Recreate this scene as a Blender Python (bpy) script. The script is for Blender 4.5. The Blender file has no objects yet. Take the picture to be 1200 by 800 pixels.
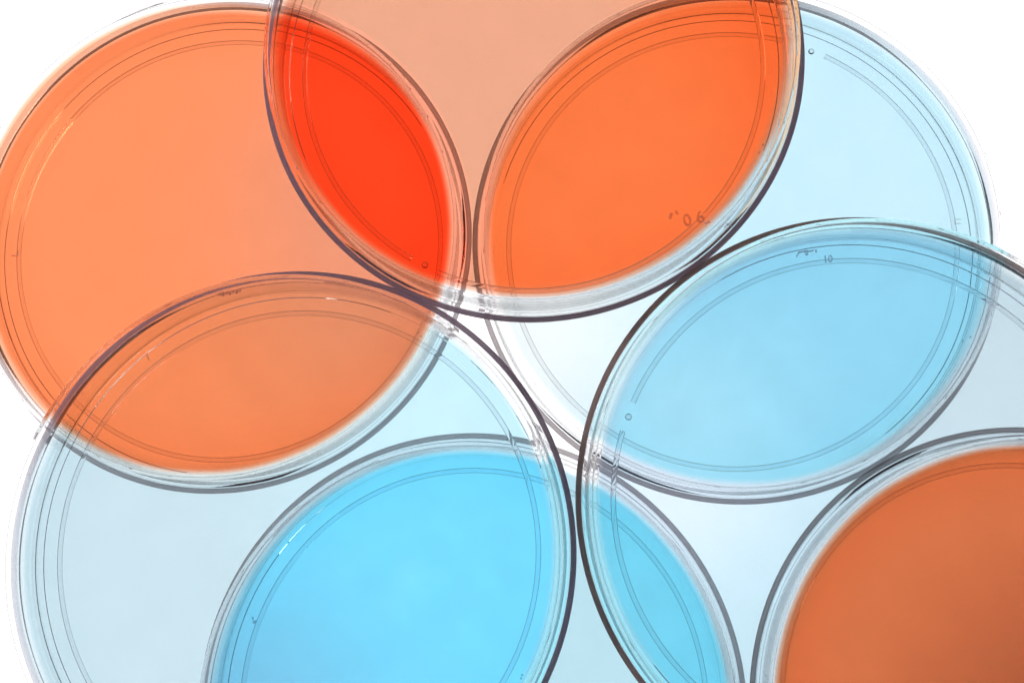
import bpy, bmesh, math, random
random.seed(4)
SC = bpy.context.scene
COL = SC.collection
PI = math.pi

# ------------------------------------------------------------------ helpers
def link(o, parent=None):
    COL.objects.link(o)
    if parent: o.parent = parent
    return o

def mesh_obj(name, verts, faces, mat, parent=None, smooth=True, loc=None):
    me = bpy.data.meshes.new(name)
    me.from_pydata(verts, [], faces)
    bm = bmesh.new(); bm.from_mesh(me)
    bmesh.ops.recalc_face_normals(bm, faces=bm.faces)
    bm.to_mesh(me); bm.free()
    if smooth:
        for p in me.polygons: p.use_smooth = len(p.vertices) <= 4
    me.materials.append(mat)
    o = bpy.data.objects.new(name, me)
    if loc: o.location = loc
    return link(o, parent)

def rounded(profile):
    """profile: list of (r, z, bevel_radius, segs) -> polyline with rounded corners"""
    out = []
    n = len(profile)
    for i, (r, z, b, s) in enumerate(profile):
        if b <= 0:
            out.append((r, z)); continue
        p0 = profile[i-1]; p1 = profile[(i+1) % n]
        d0 = (p0[0]-r, p0[1]-z); d1 = (p1[0]-r, p1[1]-z)
        l0 = math.hypot(*d0); l1 = math.hypot(*d1)
        d0 = (d0[0]/l0, d0[1]/l0); d1 = (d1[0]/l1, d1[1]/l1)
        dot = max(-1, min(1, d0[0]*d1[0]+d0[1]*d1[1]))
        half = math.acos(dot)/2
        t = b/math.tan(half)
        t = min(t, l0*0.49, l1*0.49)
        b2 = t*math.tan(half)
        bis = (d0[0]+d1[0], d0[1]+d1[1]); lb = math.hypot(*bis)
        cdist = b2/math.sin(half)
        c = (r+bis[0]/lb*cdist, z+bis[1]/lb*cdist)
        a = (r+d0[0]*t, z+d0[1]*t); e = (r+d1[0]*t, z+d1[1]*t)
        a0 = math.atan2(a[1]-c[1], a[0]-c[0]); a1 = math.atan2(e[1]-c[1], e[0]-c[0])
        da = (a1-a0+PI) % (2*PI) - PI
        for k in range(s+1):
            q = a0+da*k/s
            out.append((c[0]+b2*math.cos(q), c[1]+b2*math.sin(q)))
    # holding loops close to both ends of every long straight run keep the flats optically flat
    res = [out[0]]
    for a, b in zip(out, out[1:]):
        l = math.hypot(b[0]-a[0], b[1]-a[1])
        if l > 0.12:
            for t in (0.012/l, 1-0.012/l):
                res.append((a[0]+(b[0]-a[0])*t, a[1]+(b[1]-a[1])*t))
        res.append(b)
    return res

def lathe(pts, segs=256, a0=0.0, a1=2*PI, closed_axis=True):
    """revolve; pts start and end on the axis (r==0) if closed_axis else closed loop"""
    full = abs(a1-a0-2*PI) < 1e-6
    n = segs if full else segs+1
    V = []; F = []
    ring = []
    for (r, z) in pts:
        if r < 1e-7:
            ring.append([len(V)]); V.append((0, 0, z)); continue
        ids = []
        for k in range(n):
            a = a0+(a1-a0)*k/segs
            ids.append(len(V)); V.append((r*math.cos(a), r*math.sin(a), z))
        ring.append(ids)
    m = len(pts)
    rng = range(m-1) if closed_axis else range(m)
    for i in rng:
        A = ring[i]; B = ring[(i+1) % m]
        for k in range(segs):
            k2 = (k+1) % n
            if len(A) == 1 and len(B) == 1: continue
            if len(A) == 1: F.append((A[0], B[k], B[k2]))
            elif len(B) == 1: F.append((A[k], B[0], A[k2]))
            else: F.append((A[k], B[k], B[k2], A[k2]))
    return V, F

# ------------------------------------------------------------------ materials
def new_mat(name):
    m = bpy.data.materials.new(name); m.use_nodes = True
    nt = m.node_tree; nt.nodes.clear()
    out = nt.nodes.new('ShaderNodeOutputMaterial')
    return m, nt, out

def plastic(name, tint, rough=0.0, ior=1.55, wave=0.0):
    m, nt, out = new_mat(name)
    g = nt.nodes.new('ShaderNodeBsdfGlass')
    g.inputs['Color'].default_value = (*tint, 1)
    g.inputs['Roughness'].default_value = rough
    g.inputs['IOR'].default_value = ior
    if wave > 0:
        tc = nt.nodes.new('ShaderNodeTexCoord')
        n = nt.nodes.new('ShaderNodeTexNoise')
        n.inputs['Scale'].default_value = 1.1
        n.inputs['Detail'].default_value = 2.0
        b = nt.nodes.new('ShaderNodeBump')
        b.inputs['Strength'].default_value = 1.0
        b.inputs['Distance'].default_value = wave
        nt.links.new(tc.outputs['Object'], n.inputs['Vector'])
        nt.links.new(n.outputs['Fac'], b.inputs['Height'])
        nt.links.new(b.outputs['Normal'], g.inputs['Normal'])
    nt.links.new(g.outputs[0], out.inputs['Surface'])
    return m

def dye(name, base, blobs, r_in=4.19, r_out=4.34, speck=0.018):
    """transparent coloured gel. base: transmittance (linear) of the whole layer;
    blobs: (x, y, r_in, r_out, colour) in the dish's own centimetres, blended in order.
    The colour is applied on entering and leaving, so its square root is used."""
    m, nt, out = new_mat(name)
    N = nt.nodes; L = nt.links
    tc = N.new('ShaderNodeTexCoord')
    sep = N.new('ShaderNodeSeparateXYZ'); L.new(tc.outputs['Object'], sep.inputs[0])
    flat = N.new('ShaderNodeCombineXYZ')
    L.new(sep.outputs[0], flat.inputs[0]); L.new(sep.outputs[1], flat.inputs[1])
    sq = lambda c: tuple(math.sqrt(max(v, 0.0)) for v in c)+(1,)
    def mask(x, y, ri, ro, wob=0.0):
        d = N.new('ShaderNodeVectorMath'); d.operation = 'DISTANCE'
        L.new(flat.outputs[0], d.inputs[0]); d.inputs[1].default_value = (x, y, 0)
        src = d.outputs['Value']
        if wob:
            nz = N.new('ShaderNodeTexNoise'); nz.inputs['Scale'].default_value = 0.8
            nz.inputs['Detail'].default_value = 3
            L.new(flat.outputs[0], nz.inputs['Vector'])
            ma = N.new('ShaderNodeMath'); ma.operation = 'MULTIPLY_ADD'
            L.new(nz.outputs['Fac'], ma.inputs[0]); ma.inputs[1].default_value = wob
            L.new(src, ma.inputs[2]); src = ma.outputs[0]
        mr = N.new('ShaderNodeMapRange'); mr.interpolation_type = 'SMOOTHSTEP'
        L.new(src, mr.inputs['Value'])
        mr.inputs['From Min'].default_value = ri; mr.inputs['From Max'].default_value = ro
        mr.inputs['To Min'].default_value = 1; mr.inputs['To Max'].default_value = 0
        return mr.outputs['Result']
    cur = None
    for (x, y, ri, ro, c) in blobs:
        mx = N.new('ShaderNodeMix'); mx.data_type = 'RGBA'
        if cur is None: mx.inputs[6].default_value = sq(base)
        else: L.new(cur, mx.inputs[6])
        mx.inputs[7].default_value = sq(c)
        L.new(mask(x, y, ri, ro), mx.inputs[0])
        cur = mx.outputs[2]
    # uneven concentration, very faint
    nz = N.new('ShaderNodeTexNoise'); nz.inputs['Scale'].default_value = 1.3
    nz.inputs['Detail'].default_value = 3; nz.inputs['Roughness'].default_value = 0.5
    L.new(flat.outputs[0], nz.inputs['Vector'])
    g = N.new('ShaderNodeMapRange'); L.new(nz.outputs['Fac'], g.inputs['Value'])
    g.inputs['From Min'].default_value = 0.3; g.inputs['From Max'].default_value = 0.7
    g.inputs['To Min'].default_value = 1-speck; g.inputs['To Max'].default_value = 1
    vo = N.new('ShaderNodeTexVoronoi'); vo.inputs['Scale'].default_value = 1.15
    L.new(flat.outputs[0], vo.inputs['Vector'])
    vr = N.new('ShaderNodeMapRange'); L.new(vo.outputs['Distance'], vr.inputs['Value'])
    vr.inputs['From Min'].default_value = 0.012; vr.inputs['From Max'].default_value = 0.03
    vr.inputs['To Min'].default_value = 0.62; vr.inputs['To Max'].default_value = 1
    vc = N.new('ShaderNodeSeparateColor'); L.new(vo.outputs['Color'], vc.inputs[0])
    vm = N.new('ShaderNodeMath'); vm.operation = 'GREATER_THAN'; vm.inputs[1].default_value = 0.45
    L.new(vc.outputs[0], vm.inputs[0])
    vx = N.new('ShaderNodeMath'); vx.operation = 'MAXIMUM'
    L.new(vr.outputs['Result'], vx.inputs[0]); L.new(vm.outputs[0], vx.inputs[1])
    gm = N.new('ShaderNodeMath'); gm.operation = 'MULTIPLY'
    L.new(g.outputs['Result'], gm.inputs[0]); L.new(vx.outputs[0], gm.inputs[1])
    mu = N.new('ShaderNodeVectorMath'); mu.operation = 'SCALE'
    if cur is None: mu.inputs[0].default_value = sq(base)[:3]
    else: L.new(cur, mu.inputs[0])
    L.new(gm.outputs[0], mu.inputs['Scale'])
    # the gel stands a little deeper against the wall
    gm2 = N.new('ShaderNodeGamma'); gm2.inputs['Gamma'].default_value = 1.09
    L.new(mu.outputs[0], gm2.inputs['Color'])
    dm = N.new('ShaderNodeMix'); dm.data_type = 'RGBA'
    L.new(gm2.outputs[0], dm.inputs[6]); L.new(mu.outputs[0], dm.inputs[7]); L.new(mask(0, 0, 3.0, 4.2), dm.inputs[0])
    # soft thin rim where the gel tapers away
    fin = N.new('ShaderNodeMix'); fin.data_type = 'RGBA'
    fin.inputs[6].default_value = (1, 1, 1, 1)
    L.new(dm.outputs[2], fin.inputs[7])
    L.new(mask(0, 0, r_in, r_out, 0.05), fin.inputs[0])
    t = N.new('ShaderNodeBsdfTransparent')
    L.new(fin.outputs[2], t.inputs['Color'])
    L.new(t.outputs[0], out.inputs['Surface'])
    return m

def emitter(name, base, blobs):
    m, nt, out = new_mat(name)
    N = nt.nodes; L = nt.links
    tc = N.new('ShaderNodeTexCoord')
    cur = None
    for (x, y, ri, ro, v) in blobs:
        d = N.new('ShaderNodeVectorMath'); d.operation = 'DISTANCE'
        L.new(tc.outputs['Object'], d.inputs[0]); d.inputs[1].default_value = (x, y, 0)
        mr = N.new('ShaderNodeMapRange'); mr.interpolation_type = 'SMOOTHSTEP'
        L.new(d.outputs['Value'], mr.inputs['Value'])
        mr.inputs['From Min'].default_value = ri; mr.inputs['From Max'].default_value = ro
        mr.inputs['To Min'].default_value = v
        if cur is None: mr.inputs['To Max'].default_value = base
        else: L.new(cur, mr.inputs['To Max'])
        cur = mr.outputs['Result']
    e = N.new('ShaderNodeEmission'); e.inputs['Color'].default_value = (1.0, 1.0, 1.0, 1)
    L.new(cur, e.inputs['Strength'])
    L.new(e.outputs[0], out.inputs['Surface'])
    return m

ZB = 45.0
# ------------------------------------------------------------------ the lit backdrop and the glass the dishes rest on
m_glow = emitter('backdrop_glow', 1.6, [(1.5, 1.0, 2.0, 30.0, 1.98)])
def slab(name, hx, hy, z0, z1, mat):
    V = [(-hx, -hy, z0), (hx, -hy, z0), (hx, hy, z0), (-hx, hy, z0),
         (-hx, -hy, z1), (hx, -hy, z1), (hx, hy, z1), (-hx, hy, z1)]
    F = [(0, 3, 2, 1), (4, 5, 6, 7), (0, 1, 5, 4), (1, 2, 6, 5), (2, 3, 7, 6), (3, 0, 4, 7)]
    o = mesh_obj(name, V, F, mat, smooth=False)
    o['kind'] = 'structure'
    return o
slab('backdrop', 46, 34, -ZB-0.5, -ZB, m_glow).location = (-6.0, 8.5, 0)
slab('glass_table', 19, 15, -0.45, -0.035, plastic('table_glass', (0.995, 1, 1), ior=1.5))

# ------------------------------------------------------------------ dish shapes (cm), dish upside down: lid below, base plate on top
RL = 4.59      # lid outer radius
RB = 4.39      # base outer radius
H = 1.26

def lid_profile():
    T = 0.10; b = -0.012
    p = [(0, 0.0, 0, 1),
         (4.23, 0.0, .004, 2), (4.245, b, .004, 2),
         (RL-0.165, b, 0.03, 4), (RL-0.100, 0.52, 0.010, 3), (RL-0.160, 0.52, 0.010, 3), (RL-0.225, 0.08, 0.03, 4),
         (0, 0.08, 0, 1)]
    return rounded(p)

def base_profile():
    T = 0.05
    p = [(0, H, 0, 1),
         (RB, H, 0.04, 8), (RB-0.045, 0.125, 0.008, 3), (RB-T-0.045, 0.125, 0.008, 3), (RB-T, H-T, 0.03, 5),
         (0, H-T, 0, 1)]
    return rounded(p)

def gel_profile():
    z1 = H-0.065; z0 = z1-0.40
    return rounded([(0, z1, 0, 1), (4.332, z1, 0.02, 2), (4.315, z0, 0.08, 6), (0, z0, 0, 1)])

lid_VF = lathe(lid_profile()); base_VF = lathe(base_profile()); gel_VF = lathe(gel_profile())

m_lid = plastic('clear_lid_plastic', (0.985, 0.985, 0.99), wave=0.0)
m_base = plastic('clear_base_plastic', (0.985, 0.985, 0.985), ior=1.16)

import mathutils
PITCH, YAW, DIST, FPX = -0.153, -0.050, 21.275, 1414.6
CM = mathutils.Matrix.Translation((0, 0, 0.3)) @ (mathutils.Matrix.Rotation(YAW, 4, 'Y') @ mathutils.Matrix.Rotation(PITCH, 4, 'X')).inverted() @ mathutils.Matrix.Translation((0, 0, DIST))
CAM = CM.to_translation()
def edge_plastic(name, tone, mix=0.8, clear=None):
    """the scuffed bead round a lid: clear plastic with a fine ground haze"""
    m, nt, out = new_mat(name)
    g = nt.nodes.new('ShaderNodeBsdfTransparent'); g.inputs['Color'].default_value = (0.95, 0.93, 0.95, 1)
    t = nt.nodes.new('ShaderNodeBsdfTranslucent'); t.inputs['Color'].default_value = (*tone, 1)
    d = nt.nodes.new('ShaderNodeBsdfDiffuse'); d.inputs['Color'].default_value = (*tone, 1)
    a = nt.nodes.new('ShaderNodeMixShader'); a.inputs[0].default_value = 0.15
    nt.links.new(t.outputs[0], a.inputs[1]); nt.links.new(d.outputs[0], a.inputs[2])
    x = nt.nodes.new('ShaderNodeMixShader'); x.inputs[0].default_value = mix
    if clear is not None:      # thinner haze on one side paints in the light passing the outer rim
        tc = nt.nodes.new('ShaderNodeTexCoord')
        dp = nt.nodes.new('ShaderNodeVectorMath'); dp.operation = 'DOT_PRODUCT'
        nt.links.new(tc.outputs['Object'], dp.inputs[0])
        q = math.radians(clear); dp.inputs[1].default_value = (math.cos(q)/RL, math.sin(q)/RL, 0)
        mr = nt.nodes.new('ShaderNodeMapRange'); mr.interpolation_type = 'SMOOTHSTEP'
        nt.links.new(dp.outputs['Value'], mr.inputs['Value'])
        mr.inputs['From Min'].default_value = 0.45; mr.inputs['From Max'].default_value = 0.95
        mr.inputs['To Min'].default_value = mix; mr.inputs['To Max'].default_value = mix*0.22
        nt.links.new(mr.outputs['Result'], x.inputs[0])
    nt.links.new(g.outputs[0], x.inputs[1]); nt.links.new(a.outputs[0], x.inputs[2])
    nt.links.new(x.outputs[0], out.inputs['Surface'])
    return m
EDGE = {'D': edge_plastic('bead_shade_brown', (.78, .62, .58), 0.88),  # painted rim shade: dark on upper dishes, paler on lower for the reflection veil
        'B': edge_plastic('bead_shade_violet', (.76, .62, .74), 0.82),
        'F': edge_plastic('bead_shade_violet_lit_left', (.76, .62, .74), 0.82, 200),
        'A': edge_plastic('bead_shade_grey_lit_left', (.99, .90, .91), 0.56, 138),
        'C': edge_plastic('bead_shade_grey_lit_right', (.99, .90, .91), 0.60, 22),
        'G': edge_plastic('bead_shade_grey', (.99, .90, .91), 0.56),
        'E': edge_plastic('bead_shade_grey_warm', (.99, .86, .84), 0.66)}
def dish(key, x, y, z, label, gel_mat, rot=0.0, gap=0.0):
    e = bpy.data.objects.new('petri_dish', None); link(e)
    e.location = (x, y, z); e.rotation_euler = (0, 0, 0)
    e.empty_display_size = 0.5
    e['label'] = label; e['category'] = 'petri dish'; e['group'] = 'petri dishes stacked on the lit glass table'
    l = mesh_obj('lid', *lid_VF, m_lid, e)
    pts = [(RL-0.048+0.047*math.cos(2*PI*k/18), 0.50+0.047*math.sin(2*PI*k/18)) for k in range(18)]
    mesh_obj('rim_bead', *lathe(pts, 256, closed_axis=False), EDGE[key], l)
    b = mesh_obj('dish_base', *base_VF, m_base, e)
    g = mesh_obj('coloured_gel', *gel_VF, gel_mat, e)
    # open raised ring under the lid, with a moulding dot standing in its gap
    full = gap is None
    a0 = 0.0 if full else math.radians(gap)+math.radians(3.6)
    ring = mesh_obj('stacking_ring', *lathe(rounded([(3.925, -0.003, .004, 2), (3.935, -0.030, .006, 2), (4.005, -0.030, .006, 2), (4.015, -0.003, .004, 2)]),
                    240, a0, a0+(2*PI if full else math.radians(352.8)), closed_axis=False), m_lid, l)
    if not full:
        for v in ring.data.vertices:      # the ring runs out softly at both ends
            d = (math.atan2(v.co.y, v.co.x)-math.radians(gap)+PI) % (2*PI)-PI
            f = min(1.0, max(0.03, (abs(math.degrees(d))-3.6)/1.6))
            v.co.z = -0.002+(v.co.z+0.002)*f
        q = math.radians(gap)
        dot = mesh_obj('moulding_dot', *lathe([(0, -0.003), (.055, -0.003), (.055, -0.006), (.045, -0.012), (.02, -0.016), (0, -0.016)], 24), m_lid, l,
                       loc=(3.95*math.cos(q), 3.95*math.sin(q), 0))
    b.rotation_euler = (0, 0, rot)
    return e, l, b, g

ZU = H+0.075
LOW = dict(A=(-5.225, 1.810), C=(3.885, 1.765), G=(-.643, -6.222), E=(8.568, -6.088))
UP = dict(B=(0.360, 4.665), F=(-3.459, -3.647), D=(5.700, -2.772))
ALL = {**LOW, **UP}
ZG = H-0.28
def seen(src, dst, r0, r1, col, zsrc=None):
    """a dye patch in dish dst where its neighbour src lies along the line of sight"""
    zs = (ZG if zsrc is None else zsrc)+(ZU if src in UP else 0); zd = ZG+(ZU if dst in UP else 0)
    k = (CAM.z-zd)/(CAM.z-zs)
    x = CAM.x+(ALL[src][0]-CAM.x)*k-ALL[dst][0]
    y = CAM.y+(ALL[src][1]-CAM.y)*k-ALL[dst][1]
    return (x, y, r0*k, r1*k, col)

gels = {
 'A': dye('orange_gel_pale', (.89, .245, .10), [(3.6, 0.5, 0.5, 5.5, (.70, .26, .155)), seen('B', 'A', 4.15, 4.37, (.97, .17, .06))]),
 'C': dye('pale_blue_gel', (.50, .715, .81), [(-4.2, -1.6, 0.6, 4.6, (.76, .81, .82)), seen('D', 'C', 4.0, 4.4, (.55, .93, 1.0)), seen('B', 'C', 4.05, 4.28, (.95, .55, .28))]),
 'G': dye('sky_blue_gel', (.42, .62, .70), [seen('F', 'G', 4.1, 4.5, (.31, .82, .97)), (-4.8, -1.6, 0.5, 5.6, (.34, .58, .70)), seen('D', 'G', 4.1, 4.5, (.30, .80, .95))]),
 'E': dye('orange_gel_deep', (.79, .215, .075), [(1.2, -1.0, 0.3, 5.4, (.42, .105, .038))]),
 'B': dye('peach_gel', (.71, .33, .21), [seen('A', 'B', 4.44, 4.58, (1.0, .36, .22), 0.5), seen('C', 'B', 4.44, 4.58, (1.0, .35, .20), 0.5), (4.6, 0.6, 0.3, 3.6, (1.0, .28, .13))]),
 'F': dye('ice_blue_gel', (.50, .64, .70), [(3.2, 2.2, 0.8, 5.0, (.52, .75, .84)), seen('A', 'F', 3.9, 4.5, (1.0, 1.0, .9)), seen('G', 'F', 3.9, 4.5, (.6, .85, 1.0)), (2.0, -.36, 0.02, .45, (.66, .875, 1.0)), (1.72, -.80, 0.02, .40, (.66, .875, 1.0))]),  # last two blobs of F: a smudge of reflected glare painted into the gel
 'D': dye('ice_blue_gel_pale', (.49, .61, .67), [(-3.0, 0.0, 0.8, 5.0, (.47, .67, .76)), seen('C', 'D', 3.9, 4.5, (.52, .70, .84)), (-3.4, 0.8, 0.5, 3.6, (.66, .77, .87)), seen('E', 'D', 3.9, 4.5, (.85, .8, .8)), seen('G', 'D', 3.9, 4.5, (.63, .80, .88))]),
}
labels = {
 'A': 'left petri dish of orange gel resting on the glass beneath two others',
 'C': 'pale blue petri dish at the upper right, half under the peach dish',
 'G': 'bright sky blue petri dish at the bottom centre under two clear ones',
 'E': 'deep orange brown petri dish in the lower right corner',
 'B': 'uppermost petri dish of peach gel lying across the orange and pale blue dishes',
 'F': 'almost clear petri dish at the lower left lying over orange and sky blue dishes',
 'D': 'almost clear petri dish at the right with the darkest rim, over the deep orange dish',
}
parts = {}
gaps = dict(A=None, C=67, G=290, E=310, B=243, F=None, D=160)
rots = dict(A=.4, C=1.1, G=2.0, E=3.3, B=.2, F=4.0, D=5.1)
for k, (x, y) in LOW.items(): parts[k] = dish(k, x, y, 0.0, labels[k], gels[k], rots[k], gaps[k])
for k, (x, y) in UP.items(): parts[k] = dish(k, x, y, ZU, labels[k], gels[k], rots[k], gaps[k])

def ground_at(px, py, z):
    """point at height z that the pixel of the 1200 px wide picture looks at"""
    d = CM.to_3x3() @ mathutils.Vector(((px-600)/FPX, (400-py)/FPX, -1))
    return CAM+d*((z-CAM.z)/d.z)

m_mark = plastic('moulded_mark_plastic', (0.84, 0.81, 0.83), rough=0.15)
def lettering(key, name, text, px, py, size, ang, z=H+0.004):
    c = bpy.data.curves.new(name, 'FONT'); c.body = text; c.size = size
    c.extrude = 0.012; c.offset = 0.002; c.align_x = 'CENTER'; c.align_y = 'CENTER'
    tmp = bpy.data.objects.new(name+'_outline', c)
    me = bpy.data.meshes.new_from_object(tmp)
    bpy.data.objects.remove(tmp)
    me.name = name
    me.materials.clear(); me.materials.append(m_mark)
    e, l, b, g = parts[key]
    o = bpy.data.objects.new(name, me); link(o, b)
    p = ground_at(px, py, e.location.z+z) - e.location
    r = -b.rotation_euler.z
    o.location = (p.x*math.cos(r)-p.y*math.sin(r), p.x*math.sin(r)+p.y*math.cos(r), z+0.012)
    o.rotation_euler = (0, 0, r+math.radians(ang))
    return o
def nick(key, px, py, w, h, ang, z=H+0.004):
    """a short raised tool mark"""
    e, l, b, g = parts[key]
    V, F = [], []
    for zz, k in ((0, 1), (0.005, 0.6)):
        for sx, sy in ((-1, -1), (1, -1), (1, 1), (-1, 1)): V.append((sx*w/2*k, sy*h/2*k, zz))
    F = [(3, 2, 1, 0), (4, 5, 6, 7), (0, 1, 5, 4), (1, 2, 6, 5), (2, 3, 7, 6), (3, 0, 4, 7)]
    o = mesh_obj('tool_mark', V, F, m_mark, b, smooth=False)
    p = ground_at(px, py, e.location.z+z) - e.location
    r = -b.rotation_euler.z
    o.location = (p.x*math.cos(r)-p.y*math.sin(r), p.x*math.sin(r)+p.y*math.cos(r), z)
    o.rotation_euler = (0, 0, r+math.radians(ang))
lettering('B', 'moulded_number', '0 6', 813, 257, 0.27, 14)
lettering('D', 'moulded_number', '10', 970, 304, 0.15, 4)
nick('B', 786, 253, .05, .10, -20); nick('B', 793, 249, .04, .07, 30); nick('B', 829, 261, .09, .04, 20)
nick('B', 853, 263, .16, .022, 40); nick('B', 855, 264, .12, .022, -30)
nick('D', 935, 298, .10, .025, 60); nick('D', 940, 295, .10, .03, 10); nick('D', 945, 296, .05, .09, 5)
nick('D', 950, 294, .10, .03, 10); nick('D', 956, 294, .04, .05, 0)
for k in range(7): nick('F', 257+k*4, 345-k*0.7, .045, .05+.02*(k % 2), 15)
nick('F', 173, 418, .02, .12, 25)
nick('C', 1123, 257, .10, .012, 0); nick('C', 1123, 262, .10, .012, 0); nick('C', 1119, 260, .012, .08, 0)
nick('G', 299, 728, .06, .05, 40); nick('G', 297, 724, .03, .05, 10)
nick('A', 13, 300, .12, .016, 0); nick('A', 17, 297, .016, .09, 0)

parts['A'][0].scale = (.983, .983, 1)
# ------------------------------------------------------------------ lamps and surroundings
def area(name, loc, size, power, color=(1, 1, 1), sy=None):
    d = bpy.data.lights.new(name, 'AREA'); d.energy = power; d.color = color
    d.shape = 'RECTANGLE'; d.size = size; d.size_y = sy or size
    o = bpy.data.objects.new(name, d); link(o); o.location = loc
    import mathutils
    o.rotation_euler = (mathutils.Vector((0, 0, 1))-mathutils.Vector(loc)).to_track_quat('-Z', 'Y').to_euler()
    return o
area('softbox_lamp', (-38, 20, 30), 13, 13000, (1, 1, 1), 13)

w = bpy.data.worlds.new('World'); SC.world = w; w.use_nodes = True
wn = w.node_tree.nodes; wl = w.node_tree.links
tc = wn.new('ShaderNodeTexCoord'); sp = wn.new('ShaderNodeSeparateXYZ'); wl.new(tc.outputs['Generated'], sp.inputs[0])
cr = wn.new('ShaderNodeValToRGB'); wl.new(sp.outputs[2], cr.inputs[0])
ab = wn.new('ShaderNodeMapRange'); wl.new(sp.outputs[2], ab.inputs['Value'])
ab.inputs['From Min'].default_value = -1; ab.inputs['From Max'].default_value = 1
wl.new(ab.outputs['Result'], cr.inputs[0])
cr.color_ramp.elements[0].position = 0.30; cr.color_ramp.elements[0].color = (0.34, 0.28, 0.29, 1)
cr.color_ramp.elements[1].position = 0.85; cr.color_ramp.elements[1].color = (0.10, 0.10, 0.115, 1)
m1 = cr.color_ramp.elements.new(0.56); m1.color = (0.20, 0.165, 0.19, 1)
wl.new(cr.outputs[0], wn['Background'].inputs[0])
wn['Background'].inputs[1].default_value = 1.0

# ------------------------------------------------------------------ camera
cd = bpy.data.cameras.new('camera'); co = bpy.data.objects.new('camera', cd); link(co)
co.matrix_world = CM
cd.sensor_width = 36; cd.lens = 36*FPX/1200
cd.clip_start = 0.5; cd.clip_end = 400
SC.camera = co

SC.render.engine = 'CYCLES'
cy = SC.cycles
cy.max_bounces = 32; cy.transmission_bounces = 32; cy.glossy_bounces = 16
cy.transparent_max_bounces = 40; cy.diffuse_bounces = 4
cy.caustics_reflective = True; cy.caustics_refractive = True
SC.view_settings.view_transform = 'Standard'; SC.view_settings.look = 'None'
SC.view_settings.exposure = 0; SC.view_settings.gamma = 1
